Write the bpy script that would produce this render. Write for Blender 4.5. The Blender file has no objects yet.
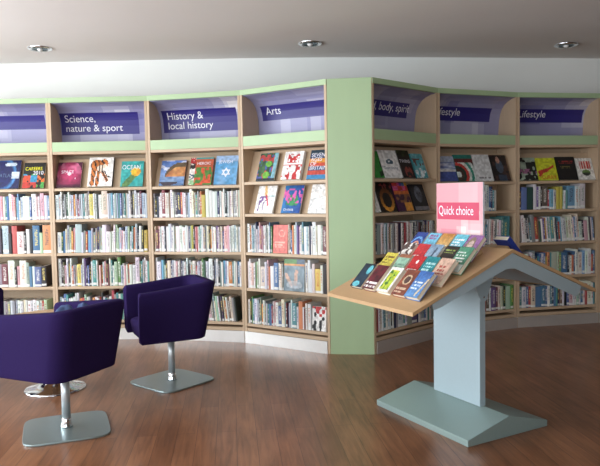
import bpy, bmesh, math, random
from mathutils import Vector, Matrix
R = random.Random(11)
S = bpy.context.scene
COL = S.collection
rad = math.radians

# ------------------------------------------------------------------ colour helpers
def lin(c):
    c = c / 255.0
    return c / 12.92 if c <= 0.04045 else ((c + 0.055) / 1.055) ** 2.4
def rgb(r, g, b): return (lin(r), lin(g), lin(b), 1.0)

# ------------------------------------------------------------------ materials
def new_mat(name):
    m = bpy.data.materials.new(name); m.use_nodes = True
    nt = m.node_tree; b = nt.nodes['Principled BSDF']
    return m, nt, b
def node(nt, t, **kw):
    n = nt.nodes.new(t)
    for k, v in kw.items():
        if k in n.inputs: n.inputs[k].default_value = v
        else: setattr(n, k, v)
    return n
def plain(name, col, rough=.5, metal=0, var=.06, scale=30, bump=0, stretch=(1, 1, 1), spec=.5):
    m, nt, b = new_mat(name)
    tc = node(nt, 'ShaderNodeTexCoord'); mp = node(nt, 'ShaderNodeMapping')
    mp.inputs['Scale'].default_value = stretch
    nz = node(nt, 'ShaderNodeTexNoise', Scale=scale, Detail=4.0)
    nt.links.new(tc.outputs['Object'], mp.inputs[0]); nt.links.new(mp.outputs[0], nz.inputs['Vector'])
    mx = node(nt, 'ShaderNodeMixRGB'); 
    mx.inputs[1].default_value = tuple(max(0, c * (1 - var)) for c in col[:3]) + (1,)
    mx.inputs[2].default_value = tuple(min(1, c * (1 + var)) for c in col[:3]) + (1,)
    nt.links.new(nz.outputs['Fac'], mx.inputs[0]); nt.links.new(mx.outputs[0], b.inputs['Base Color'])
    b.inputs['Roughness'].default_value = rough; b.inputs['Metallic'].default_value = metal
    b.inputs['Specular IOR Level'].default_value = spec
    if bump:
        bp = node(nt, 'ShaderNodeBump', Strength=bump, Distance=.004)
        nt.links.new(nz.outputs['Fac'], bp.inputs['Height']); nt.links.new(bp.outputs[0], b.inputs['Normal'])
    return m
M = {}
M['beech'] = plain('beech_laminate', rgb(196, 172, 144), .5, var=.07, scale=14, stretch=(6, 6, .6))
M['beech_h'] = plain('beech_shelf', rgb(196, 172, 144), .5, var=.07, scale=14, stretch=(.6, 6, 6))
M['green'] = plain('sage_green_laminate', rgb(172, 198, 156), .45, var=.05, scale=9, stretch=(1, 1, .3))
M['plinth'] = plain('pale_plinth', rgb(228, 228, 226), .42, metal=.7, var=.03)
M['wall'] = plain('white_wall_paint', rgb(240, 244, 242), .8, var=.015, scale=4)
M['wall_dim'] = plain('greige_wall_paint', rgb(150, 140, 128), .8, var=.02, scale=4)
M['ceiling'] = plain('ceiling_paint', rgb(226, 222, 219), .9, var=.02, scale=3)
M['tray'] = plain('tan_tray_wood', rgb(190, 156, 116), .5, var=.07, scale=12, stretch=(5, 1, 5))
M['steel'] = plain('blue_grey_powder_coat', rgb(168, 188, 196), .4, metal=.08, var=.03, scale=60)
M['steel_base'] = plain('satin_grey_green_plate', rgb(142, 164, 162), .36, metal=.15, var=.04, scale=40, stretch=(1, 10, 1))
M['brushed'] = plain('brushed_steel_plate', rgb(150, 168, 170), .3, metal=.75, var=.06, scale=30, stretch=(1, 12, 1))
M['chrome'] = plain('chrome', rgb(215, 218, 222), .12, metal=1, var=.02)
M['satin'] = plain('satin_pole', rgb(196, 204, 208), .32, metal=.55, var=.03)
M['purple'] = plain('purple_wool', rgb(39, 27, 72), .95, var=.12, scale=160, bump=.15, spec=.1)
M['dark'] = plain('dark_rubber', rgb(30, 30, 32), .7)
M['denim'] = plain('washed_denim', rgb(80, 96, 132), .9, var=.6, scale=22, bump=.3, spec=.1)
M['white_text'] = plain('white_lettering', rgb(235, 236, 246), .6, var=.01)
M['grey_text'] = plain('grey_lettering', rgb(90, 110, 140), .6, var=.01)
M['yellow_text'] = plain('yellow_lettering', rgb(238, 232, 40), .6, var=.01)
M['red_text'] = plain('red_lettering', rgb(205, 45, 40), .6, var=.01)
M['pink_text'] = plain('pink_lettering', rgb(230, 60, 130), .6, var=.01)
M['acrylic'] = plain('acrylic_edge', rgb(225, 230, 240), .2, var=.01)
M['lamp'] = plain('lamp_reflector', rgb(110, 130, 140), .2, metal=.9, var=.1)
M['bulb'] = plain('frosted_bulb', rgb(240, 240, 240), .4, var=.01)
M['plate'] = plain('window_frame_paint', rgb(220, 222, 224), .5, var=.01)

def printed(name, rough=.45, spine=False):
    m, nt, b = new_mat(name)
    at = node(nt, 'ShaderNodeVertexColor', layer_name='col')
    b.inputs['Roughness'].default_value = rough
    if not spine:
        nt.links.new(at.outputs['Color'], b.inputs['Base Color']); return m
    L = nt.links.new
    uv = node(nt, 'ShaderNodeUVMap', uv_map='uv'); sp = node(nt, 'ShaderNodeSeparateXYZ'); L(uv.outputs[0], sp.inputs[0])
    at2 = node(nt, 'ShaderNodeVertexColor', layer_name='ink')
    def math_(op, a, b_=None):
        n = node(nt, 'ShaderNodeMath', operation=op)
        for i, x in enumerate((a, b_)):
            if x is None: continue
            if isinstance(x, (int, float)): n.inputs[i].default_value = x
            else: L(x, n.inputs[i])
        return n.outputs[0]
    def band(x, lo, hi): return math_('MULTIPLY', math_('GREATER_THAN', x, lo), math_('LESS_THAN', x, hi))
    geo = node(nt, 'ShaderNodeTexCoord')
    nz = node(nt, 'ShaderNodeTexNoise', Scale=1.0, Detail=1.0)
    mp = node(nt, 'ShaderNodeMapping'); mp.inputs['Scale'].default_value = (60, 60, 190)
    L(geo.outputs['Object'], mp.inputs[0]); L(mp.outputs[0], nz.inputs['Vector'])
    t = math_('MULTIPLY', band(sp.outputs[0], .28, .72), band(sp.outputs[1], .30, .88))
    t = math_('MULTIPLY', t, math_('GREATER_THAN', nz.outputs['Fac'], .52))
    m1 = node(nt, 'ShaderNodeMixRGB'); L(t, m1.inputs[0]); L(at.outputs['Color'], m1.inputs[1]); L(at2.outputs['Color'], m1.inputs[2])
    lab = math_('MULTIPLY', band(sp.outputs[0], 0.0, 1.01), band(sp.outputs[1], .035, .13))
    m2 = node(nt, 'ShaderNodeMixRGB'); L(lab, m2.inputs[0]); L(m1.outputs[0], m2.inputs[1]); m2.inputs[2].default_value = rgb(228, 230, 228)
    nt.links.new(m2.outputs[0], b.inputs['Base Color'])
    return m
M['print'] = printed('printed_card'); M['spine'] = printed('book_spine', .5, True)

def floor_mat():
    m, nt, b = new_mat('brown_plank_floor'); L = nt.links.new
    tc = node(nt, 'ShaderNodeTexCoord'); mp = node(nt, 'ShaderNodeMapping')
    mp.inputs['Rotation'].default_value = (0, 0, rad(84))
    L(tc.outputs['Object'], mp.inputs[0])
    br = node(nt, 'ShaderNodeTexBrick'); br.offset = .37; br.squash = 1
    for k, v in dict(Scale=1.0).items(): br.inputs[k].default_value = v
    br.inputs['Brick Width'].default_value = 1.15; br.inputs['Row Height'].default_value = .105
    br.inputs['Mortar Size'].default_value = .0012; br.inputs['Bias'].default_value = 0
    br.inputs['Color1'].default_value = rgb(126, 84, 57); br.inputs['Color2'].default_value = rgb(147, 102, 72)
    br.inputs['Mortar'].default_value = rgb(84, 54, 40)
    L(mp.outputs[0], br.inputs['Vector'])
    mp2 = node(nt, 'ShaderNodeMapping'); mp2.inputs['Scale'].default_value = (2.2, 26, 1)
    L(mp.outputs[0], mp2.inputs[0])
    nz = node(nt, 'ShaderNodeTexNoise', Scale=1.6, Detail=6.0, Distortion=.8); L(mp2.outputs[0], nz.inputs['Vector'])
    mp3 = node(nt, 'ShaderNodeMapping'); mp3.inputs['Scale'].default_value = (2, 5, 1); L(mp.outputs[0], mp3.inputs[0])
    nz2 = node(nt, 'ShaderNodeTexNoise', Scale=1.3, Detail=3.0); L(mp3.outputs[0], nz2.inputs['Vector'])
    rp = node(nt, 'ShaderNodeValToRGB'); rp.color_ramp.elements[0].position = .32; rp.color_ramp.elements[1].position = .7
    rp.color_ramp.elements[0].color = (.5, .46, .43, 1); rp.color_ramp.elements[1].color = (1.25, 1.22, 1.2, 1)
    ad = node(nt, 'ShaderNodeMixRGB'); ad.inputs[0].default_value = .45
    L(nz.outputs['Fac'], ad.inputs[1]); L(nz2.outputs['Fac'], ad.inputs[2]); L(ad.outputs[0], rp.inputs[0])
    mu = node(nt, 'ShaderNodeMixRGB', blend_type='MULTIPLY'); mu.inputs[0].default_value = 1
    L(br.outputs['Color'], mu.inputs[1]); L(rp.outputs[0], mu.inputs[2]); L(mu.outputs[0], b.inputs['Base Color'])
    b.inputs['Roughness'].default_value = .29
    b.inputs['Specular IOR Level'].default_value = .5
    return m
M['floor'] = floor_mat()

# ------------------------------------------------------------------ mesh builder
class MB:
    def __init__(s): s.v = []; s.f = []; s.c = []; s.k = []; s.uv = []; s.smooth = []
    def add(s, vs, fs, col=None, ink=None, uvs=None, smooth=False):
        n = len(s.v); s.v += [tuple(p) for p in vs]
        for i, f in enumerate(fs):
            s.f.append([n + j for j in f])
            cc = col[i] if isinstance(col, list) else col
            s.c.append(cc or (1, 1, 1, 1)); s.k.append(ink or (0, 0, 0, 1))
            s.uv.append(uvs[i] if uvs and uvs[i] else None); s.smooth.append(smooth)
    def box(s, a, b, **kw):
        x0, y0, z0 = a; x1, y1, z1 = b
        s.add([(x0,y0,z0),(x1,y0,z0),(x1,y1,z0),(x0,y1,z0),(x0,y0,z1),(x1,y0,z1),(x1,y1,z1),(x0,y1,z1)],
              [(0,3,2,1),(4,5,6,7),(0,1,5,4),(1,2,6,5),(2,3,7,6),(3,0,4,7)], **kw)
    def prism(s, poly, axis, a, b, **kw):
        """extrude a closed 2-D polygon; axis 'y': poly is (x,z); 'x': (y,z); 'z': (x,y)"""
        def P(p, t):
            return {'y': (p[0], t, p[1]), 'x': (t, p[0], p[1]), 'z': (p[0], p[1], t)}[axis]
        n = len(poly); vs = [P(p, a) for p in poly] + [P(p, b) for p in poly]
        s.add(vs, [tuple(range(n))[::-1], tuple(range(n, 2 * n))] + [(i, (i + 1) % n, n + (i + 1) % n, n + i) for i in range(n)], **kw)
    def lathe(s, prof, seg=32, c=(0, 0), smooth=True):
        vs = []; fs = []
        for r, z in prof:
            for k in range(seg):
                a = 2 * math.pi * k / seg; vs.append((c[0] + r * math.cos(a), c[1] + r * math.sin(a), z))
        m = len(prof)
        for i in range(m - 1):
            for k in range(seg):
                k2 = (k + 1) % seg; fs.append((i * seg + k, i * seg + k2, (i + 1) * seg + k2, (i + 1) * seg + k))
        fs.append(tuple(range(seg))[::-1]); fs.append(tuple(range((m - 1) * seg, m * seg)))
        s.add(vs, fs, smooth=smooth)
    def build(s, name, mat, parent=None, bevel=0, attrs=False, recalc=True, subsurf=0, xf=None):
        me = bpy.data.meshes.new(name)
        vs = [xf @ Vector(p) for p in s.v] if xf else s.v
        me.from_pydata(vs, [], s.f); me.materials.append(mat)
        if attrs:
            ca = me.color_attributes.new('col', 'FLOAT_COLOR', 'CORNER'); ki = me.color_attributes.new('ink', 'FLOAT_COLOR', 'CORNER')
            uvl = me.uv_layers.new(name='uv')
            cb = []; kb = []; ub = []
            for p, c, k, u in zip(me.polygons, s.c, s.k, s.uv):
                for j in range(p.loop_total):
                    cb += c; kb += k; ub += (u[j] if u else (-1, -1))
            ca.data.foreach_set('color', cb); ki.data.foreach_set('color', kb); uvl.data.foreach_set('uv', ub)
        me.polygons.foreach_set('use_smooth', s.smooth)
        if recalc:
            bm = bmesh.new(); bm.from_mesh(me); bmesh.ops.recalc_face_normals(bm, faces=bm.faces); bm.to_mesh(me); bm.free()
        o = bpy.data.objects.new(name, me); COL.objects.link(o)
        if parent: o.parent = parent
        if bevel:
            md = o.modifiers.new('b', 'BEVEL'); md.width = bevel; md.segments = 2; md.limit_method = 'ANGLE'
        if subsurf:
            md = o.modifiers.new('s', 'SUBSURF'); md.levels = subsurf; md.render_levels = subsurf
        return o
def tag(o, label=None, cat=None, group=None, kind=None):
    if label: o['label'] = label
    if cat: o['category'] = cat
    if group: o['group'] = group
    if kind: o['kind'] = kind
    return o
def empty(name, loc, rz=0):
    o = bpy.data.objects.new(name, None); COL.objects.link(o); o.location = loc; o.rotation_euler = (0, 0, rz); o.empty_display_size = .1
    return o
def text_mesh(name, body, size, mat, parent, place, align='LEFT', ls=1.0, ext=.0008, scale_x=1.0, lab=None):
    """flat lettering: place(x, s) maps the text plane into the parent's frame; one object per line"""
    if '\n' in body:
        for k, ln in enumerate(body.split('\n')):
            text_mesh(name, ln, size, mat, parent, lambda x, q, k=k: place(x, q - k * size * ls), align, ls, ext, scale_x, lab)
        return
    cu = bpy.data.curves.new(name, 'FONT'); cu.body = body; cu.size = size; cu.align_x = align; cu.space_line = ls
    tmp = bpy.data.objects.new(name + '_t', cu); COL.objects.link(tmp)
    dg = bpy.context.evaluated_depsgraph_get(); dg.update()
    me = bpy.data.meshes.new_from_object(tmp.evaluated_get(dg))
    bpy.data.objects.remove(tmp)
    for v in me.vertices: v.co = Vector(place(v.co.x * scale_x, v.co.y))
    me.materials.clear(); me.materials.append(mat)
    o = bpy.data.objects.new(name, me); COL.objects.link(o); o.parent = parent
    if lab: o['label'] = lab
    return o

# ------------------------------------------------------------------ camera
F_PX, PITCH, ROLL, HC = 650.0, rad(-3.3928), rad(-1.0407), 1.2652
cam = bpy.data.cameras.new('camera'); cam.sensor_fit = 'HORIZONTAL'; cam.sensor_width = 36; cam.lens = F_PX / 600 * 36
co = bpy.data.objects.new('camera', cam); COL.objects.link(co); S.camera = co
up0 = Vector((0, -math.sin(PITCH), math.cos(PITCH))); fw = Vector((0, math.cos(PITCH), math.sin(PITCH))); r0 = Vector((1, 0, 0)); dn = -up0
X = r0 * math.cos(ROLL) - dn * math.sin(ROLL); D = r0 * math.sin(ROLL) + dn * math.cos(ROLL)
mw = Matrix((( X.x, -D.x, -fw.x, 0), (X.y, -D.y, -fw.y, 0), (X.z, -D.z, -fw.z, HC), (0, 0, 0, 1)))
co.matrix_world = mw
CAM = Vector((0, 0, HC))

# ------------------------------------------------------------------ room
CH = 2.55
def struct(name, mb, mat, **k):
    o = mb.build(name, mat, **k); o['kind'] = 'structure'; return o
XL, XR, YB = -4.1, 7.5, -2.2
WP = [(XL, 6.37), (-2.8, 6.24), (-2.1, 6.205), (-1.38, 6.19), (-.6, 6.185), (.03, 6.2), (.75, 6.25), (1.47, 6.32), (2.2, 6.41), (2.98, 6.5), (3.9, 6.68), (5.4, 6.95), (XR, 7.3)]
mb = MB(); mb.box((XL - .2, YB - .2, -.08), (XR + .2, 7.7, 0)); struct('floor', mb, M['floor'])
mb = MB(); mb.box((XL - .2, YB - .2, CH), (XR + .2, 7.7, CH + .1)); struct('ceiling', mb, M['ceiling'])
def smooth_pts(P, n=4):
    out = []
    for i in range(len(P) - 1):
        p0 = P[max(i - 1, 0)]; p1 = P[i]; p2 = P[i + 1]; p3 = P[min(i + 2, len(P) - 1)]
        for k in range(n):
            t = k / n
            out.append(tuple(.5 * (2 * p1[j] + (p2[j] - p0[j]) * t + (2 * p0[j] - 5 * p1[j] + 4 * p2[j] - p3[j]) * t * t + (3 * p1[j] - p0[j] - 3 * p2[j] + p3[j]) * t ** 3) for j in (0, 1)))
    return out + [P[-1]]
wp = smooth_pts(WP)
mb = MB(); mb.prism(wp + [(XR, 7.6), (XL, 7.6)], 'z', 0, CH, smooth=False); struct('wall_back', mb, M['wall'])
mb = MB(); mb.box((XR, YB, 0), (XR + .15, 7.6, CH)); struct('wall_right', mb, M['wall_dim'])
# left wall with three tall windows, rear wall with unseen ones added as fill
def wall_openings(name, along, fixed, a0, a1, ops, z0, z1, thick, sgn):
    mb = MB(); cuts = sorted(ops)
    def bx(p, q, za, zb):
        if along == 'y': mb.box((min(fixed, fixed + sgn * thick), p, za), (max(fixed, fixed + sgn * thick), q, zb))
        else: mb.box((p, min(fixed, fixed + sgn * thick), za), (q, max(fixed, fixed + sgn * thick), zb))
    x = a0
    for p, q in cuts:
        bx(x, p, 0, CH); bx(p, q, 0, z0); bx(p, q, z1, CH); x = q
    bx(x, a1, 0, CH)
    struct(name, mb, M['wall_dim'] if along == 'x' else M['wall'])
LW = [(-1.8, -.3), (.2, 2.3), (2.8, 5.1)]; LE = {-1.8: 40, .2: 115, 2.8: 112}; BW = [(-3.7, -2.2), (-1.3, .7)]  # BW: made-up rear openings, added to brighten camera-facing sides
WZ0, WZ1 = .35, 2.5
wall_openings('wall_left', 'y', XL, YB, 6.6, LW, WZ0, WZ1, .15, -1)
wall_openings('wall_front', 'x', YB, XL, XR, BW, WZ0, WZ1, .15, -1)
wi = 1
for grp, al in ((LW, 'y'), (BW, 'x')):
    for p, q in grp:
        mb = MB(); w = .05
        segs = [(p, p + w, WZ0, WZ1), (q - w, q, WZ0, WZ1), (p + w, q - w, WZ0, WZ0 + .05), (p + w, q - w, WZ1 - .05, WZ1), ((p + q) / 2 - .02, (p + q) / 2 + .02, WZ0 + .05, WZ1 - .05)]
        for a, b, c, d in segs:
            if al == 'y': mb.box((XL - .11, a, c), (XL - .05, b, d))
            else: mb.box((a, YB - .11, c), (b, YB - .05, d))
        struct('window_%d' % wi, mb, M['plate']); wi += 1
        li = bpy.data.lights.new('window_daylight', 'AREA'); li.shape = 'RECTANGLE'; li.size = q - p; li.size_y = 1.9
        li.color = (.93, .97, 1.0); li.energy = LE[p] if al == 'y' else 48  # left side is daylight, rear-wall lamps are added fill
        lo = bpy.data.objects.new('window_daylight', li); COL.objects.link(lo)
        if al == 'y': lo.location = (XL - .25, (p + q) / 2, 1.45); lo.rotation_euler = (0, rad(-96), 0); li.size, li.size_y = 2.1, q - p
        else: lo.location = ((p + q) / 2, YB - .25, 1.45); lo.rotation_euler = (rad(97), 0, 0)

w = bpy.data.worlds.new('World'); S.world = w; w.use_nodes = True
bg = w.node_tree.nodes['Background']; bg.inputs[0].default_value = (.8, .9, 1, 1); bg.inputs[1].default_value = 1.0

# recessed ceiling lights
def downlight(loc, label):
    t = empty('ceiling_downlight', loc)
    tag(t, label, 'ceiling light', 'recessed ceiling downlights')
    mb = MB(); prof = [(.066, 0), (.07, -.012), (.092, -.014), (.1, -.008), (.1, 0)]
    seg = 40; vs = []; fs = []
    for r, z in prof:
        for k in range(seg): a = 2 * math.pi * k / seg; vs.append((r * math.cos(a), r * math.sin(a), z))
    for i in range(len(prof) - 1):
        for k in range(seg): k2 = (k + 1) % seg; fs.append((i * seg + k, i * seg + k2, (i + 1) * seg + k2, (i + 1) * seg + k))
    mb.add(vs, fs, smooth=True); mb.build('trim_ring', M['chrome'], t)
    mb = MB(); mb.lathe([(.067, -.001), (.064, -.013), (.05, -.004), (.03, -.003)], 32); mb.build('reflector', M['lamp'], t)
    mb = MB(); mb.lathe([(.022, -.004), (.024, -.014), (.016, -.024), (.004, -.027)], 24); mb.build('bulb', M['bulb'], t)
downlight((-2.185, 5.62, CH), 'leftmost round chrome downlight set in the ceiling')
downlight((.115, 5.617, CH), 'round chrome downlight in the ceiling above the Arts bay')
downlight((2.39, 5.85, CH), 'rightmost round chrome downlight set in the ceiling')

# ------------------------------------------------------------------ bookcases
P = [(-3.073, 5.79), (-2.198, 5.775), (-1.324, 5.754), (-.488, 5.543), (.223, 5.074), (.571, 5.033), (1.196, 5.607), (1.991, 5.942), (2.814, 6.099), (3.64, 6.25)]
LV_L = [1.357, 1.082, .781, .48, .174]; LV_A = [1.378, 1.108, .781, .474, .168]; LV_R = [1.349, 1.086, .785, .47, .178]
TOP, G1, G2 = 2.15, 1.763, 1.68
DEP = .268; PT = .022
PROF = [(.012, 2.105), (.05, 2.101), (.105, 2.085), (.15, 2.06), (.185, 2.025), (.21, 1.98), (.224, 1.92), (.231, 1.86), (.235, 1.80), (.236, 1.72)]
def prof_at(z):
    for (d0, z0), (d1, z1) in zip(PROF, PROF[1:]):
        if z0 >= z >= z1: return d0 + (d1 - d0) * (z0 - z) / (z0 - z1)
    return PROF[0][0] if z > PROF[0][1] else PROF[-1][0]
SIGNS = {0: ('', .14, .09, .765), 1: ('Science,\nnature & sport', .2, .03, .745), 2: ('History &\nlocal history', .2, .05, .76), 3: ('Arts', .14, .075, .725),
         5: ('Mind, body, spirit', .14, .07, .70), 6: ('Lifestyle', .14, .07, .725), 7: ('Lifestyle', .14, .09, .795), 8: ('', .14, .09, .76)}
BAYNAME = {0: 'leftmost bay', 1: 'Science bay', 2: 'History bay', 3: 'Arts bay', 5: 'body, spirit bay', 6: 'bay behind sign', 7: 'rightmost bay', 8: 'last bay'}
UL = {0: 'light wood bookcase bay at the far left behind the purple chairs, blank purple header',
      1: 'light wood bookcase bay under the Science, nature and sport header',
      2: 'light wood bookcase bay under the History and local history header',
      3: 'light wood bookcase bay under the Arts header, left of the green panel',
      5: 'light wood bookcase bay right of the green panel under the body, spirit header',
      6: 'light wood bookcase bay behind the pink Quick choice sign, Lifestyle header',
      7: 'light wood bookcase bay under the rightmost Lifestyle header',
      8: 'light wood bookcase bay cut off past the right edge'}
UNIT = {}
def grid_art(mb, nx, nz, fn, pos, thick=None):
    vs = []; fs = []; cs = []
    for j in range(nz + 1):
        for i in range(nx + 1): vs.append(pos(i / nx, j / nz))
    for j in range(nz):
        for i in range(nx):
            a = j * (nx + 1) + i; fs.append((a, a + 1, a + nx + 2, a + nx + 1)); cs.append(fn((i + .5) / nx, (j + .5) / nz))
    mb.add(vs, fs, col=cs)
def make_unit(i):
    A, B = Vector(P[i]), Vector(P[i + 1]); W = (B - A).length; ang = math.atan2(B.y - A.y, B.x - A.x)
    t = empty('bookcase', (A.x, A.y, 0), ang); tag(t, UL[i], 'bookcase', 'curved run of bookcase bays')
    lv = LV_A if i in (3, 5) else (LV_L if i < 4 else LV_R)
    UNIT[i] = (t, W, ang, lv)
    for a in (0.0005, W - PT - .0005):
        mb = MB(); mb.box((a, 0, 0), (a + PT, DEP, TOP)); mb.build('side_panel', M['beech'], t, bevel=.0015)
    x0, x1 = PT + .001, W - PT - .001
    mb = MB(); mb.box((x0, DEP - .012, .1), (x1, DEP, 2.12)); mb.build('back_panel', M['beech'], t)
    for k, z in enumerate(lv):
        mb = MB(); mb.box((x0, .004, z - .024), (x1, DEP - .013, z)); mb.build('shelf', M['beech_h'], t, bevel=.0015)
    mb = MB(); mb.box((x0, .003, .1), (x1, DEP - .013, .128)); mb.build('bottom_board', M['beech_h'], t, bevel=.0015)
    mb = MB(); mb.box((x0 if i == 5 else .0045, -.007, 0), (x1 if i == 3 else W - .0045, -.001, .099)); mb.build('plinth', M['plinth'], t)
    mb = MB(); mb.box((x0, .003, G2 - .024), (x1, DEP - .013, G2 - .001)); mb.build('header_board', M['beech_h'], t, bevel=.001)
    mb = MB(); mb.box((x0, 0.002, G2), (x1, .02, G1)); tag(mb.build('header_fascia', M['green'], t, bevel=.001), 'sage green strip below the header sign')
    mb = MB(); mb.box((PT * .0 + .001, -.004, 2.108), (W - .001, -.0005, TOP + .001)); mb.box((x0, -.0005, 2.108), (x1, .012, TOP)); tag(mb.build('top_fascia', M['green'], t), 'sage green strip along the top')
    mb = MB(); mb.box((x0, .013, TOP - .018), (x1, DEP - .013, TOP)); mb.build('top_board', M['beech_h'], t)
    # sloped display boards that hold face-out books
    for z in (lv[:2] if i in (3, 5) else lv[:1]):
        mb = MB(); mb.prism([(.056, z + .001), (.064, z + .001), (.164, z + .262), (.156, z + .262)], 'x', x0 + .001, x1 - .001); mb.build('display_board', M['beech'], t)
    # curved sign
    body, bh, ba, bb = SIGNS[i]
    rr = random.Random(i * 7 + 3)
    boxes = [(rr.random() * .9, rr.random(), rr.random() * .3 + .12, rr.random() * .5 + .3, rr.random()) for _ in range(7)]
    def patch(u, v):
        c = [152, 152, 188]
        for (bx, by, bw, bz, s) in boxes:
            if bx < u < bx + bw and by - bz / 2 < v < by + bz / 2: 
                k = (s - .45) * 60; c = [c[0] + k, c[1] + k, c[2] + k * .6]
        return rgb(*[min(250, max(60, q)) for q in c])
    mb = MB(); zs = [z for d, z in PROF]
    def pos(u, v):
        q = v * (len(PROF) - 1); k = min(int(q), len(PROF) - 2); f = q - k
        return (x0 + .001 + u * (x1 - x0 - .002), PROF[k][0] + (PROF[k + 1][0] - PROF[k][0]) * f, PROF[k][1] + (PROF[k + 1][1] - PROF[k][1]) * f)
    grid_art(mb, 24, 18, patch, pos)
    sg = mb.build('header_sign', M['print'], t, attrs=True, recalc=False)
    md = sg.modifiers.new('th', 'SOLIDIFY'); md.thickness = .003; md.offset = -1
    sg['label'] = 'curved lavender header sign'
    zt = 2.045; zb = zt - bh
    mb = MB()
    nb = 8
    grid_art(mb, 4, nb, lambda u, v: rgb(46, 40, 122), lambda u, v: (ba + u * (bb - ba), prof_at(zb + v * bh) - .0035, zb + v * bh))
    bd = mb.build('title_band', M['print'], sg, attrs=True, recalc=False)
    bd['label'] = 'dark blue title band'
    if body:
        two = '\n' in body
        size = .088
        base = zt - (.086 if two else .092)
        off = .038 if i == 1 else .045 if i == 2 else (.048 if i == 3 else .025)
        text_mesh('title_text', body, size, M['white_text'], sg, lambda x, s: (ba + off + x, prof_at(base + s) - .006, base + s), ls=.95, lab='white lettering')
for i in (0, 1, 2, 3, 5, 6, 7, 8): make_unit(i)

# angled green panel between the Arts bay and the next
A, B = Vector(P[4]), Vector(P[5]); ang = math.atan2(B.y - A.y, B.x - A.x); W = (B - A).length
mb = MB(); mb.prism([(.003, -.001), (W - .004, -.001), (W - .165, .13), (.08, .13)], 'z', 0, TOP + .001)
o = mb.build('corner_panel', M['green'], bevel=.002); o.location = (A.x, A.y, 0); o.rotation_euler = (0, 0, ang)
tag(o, 'tall sage green angled panel filling the corner between the Arts bay and the right-hand bays', 'panel')

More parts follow.
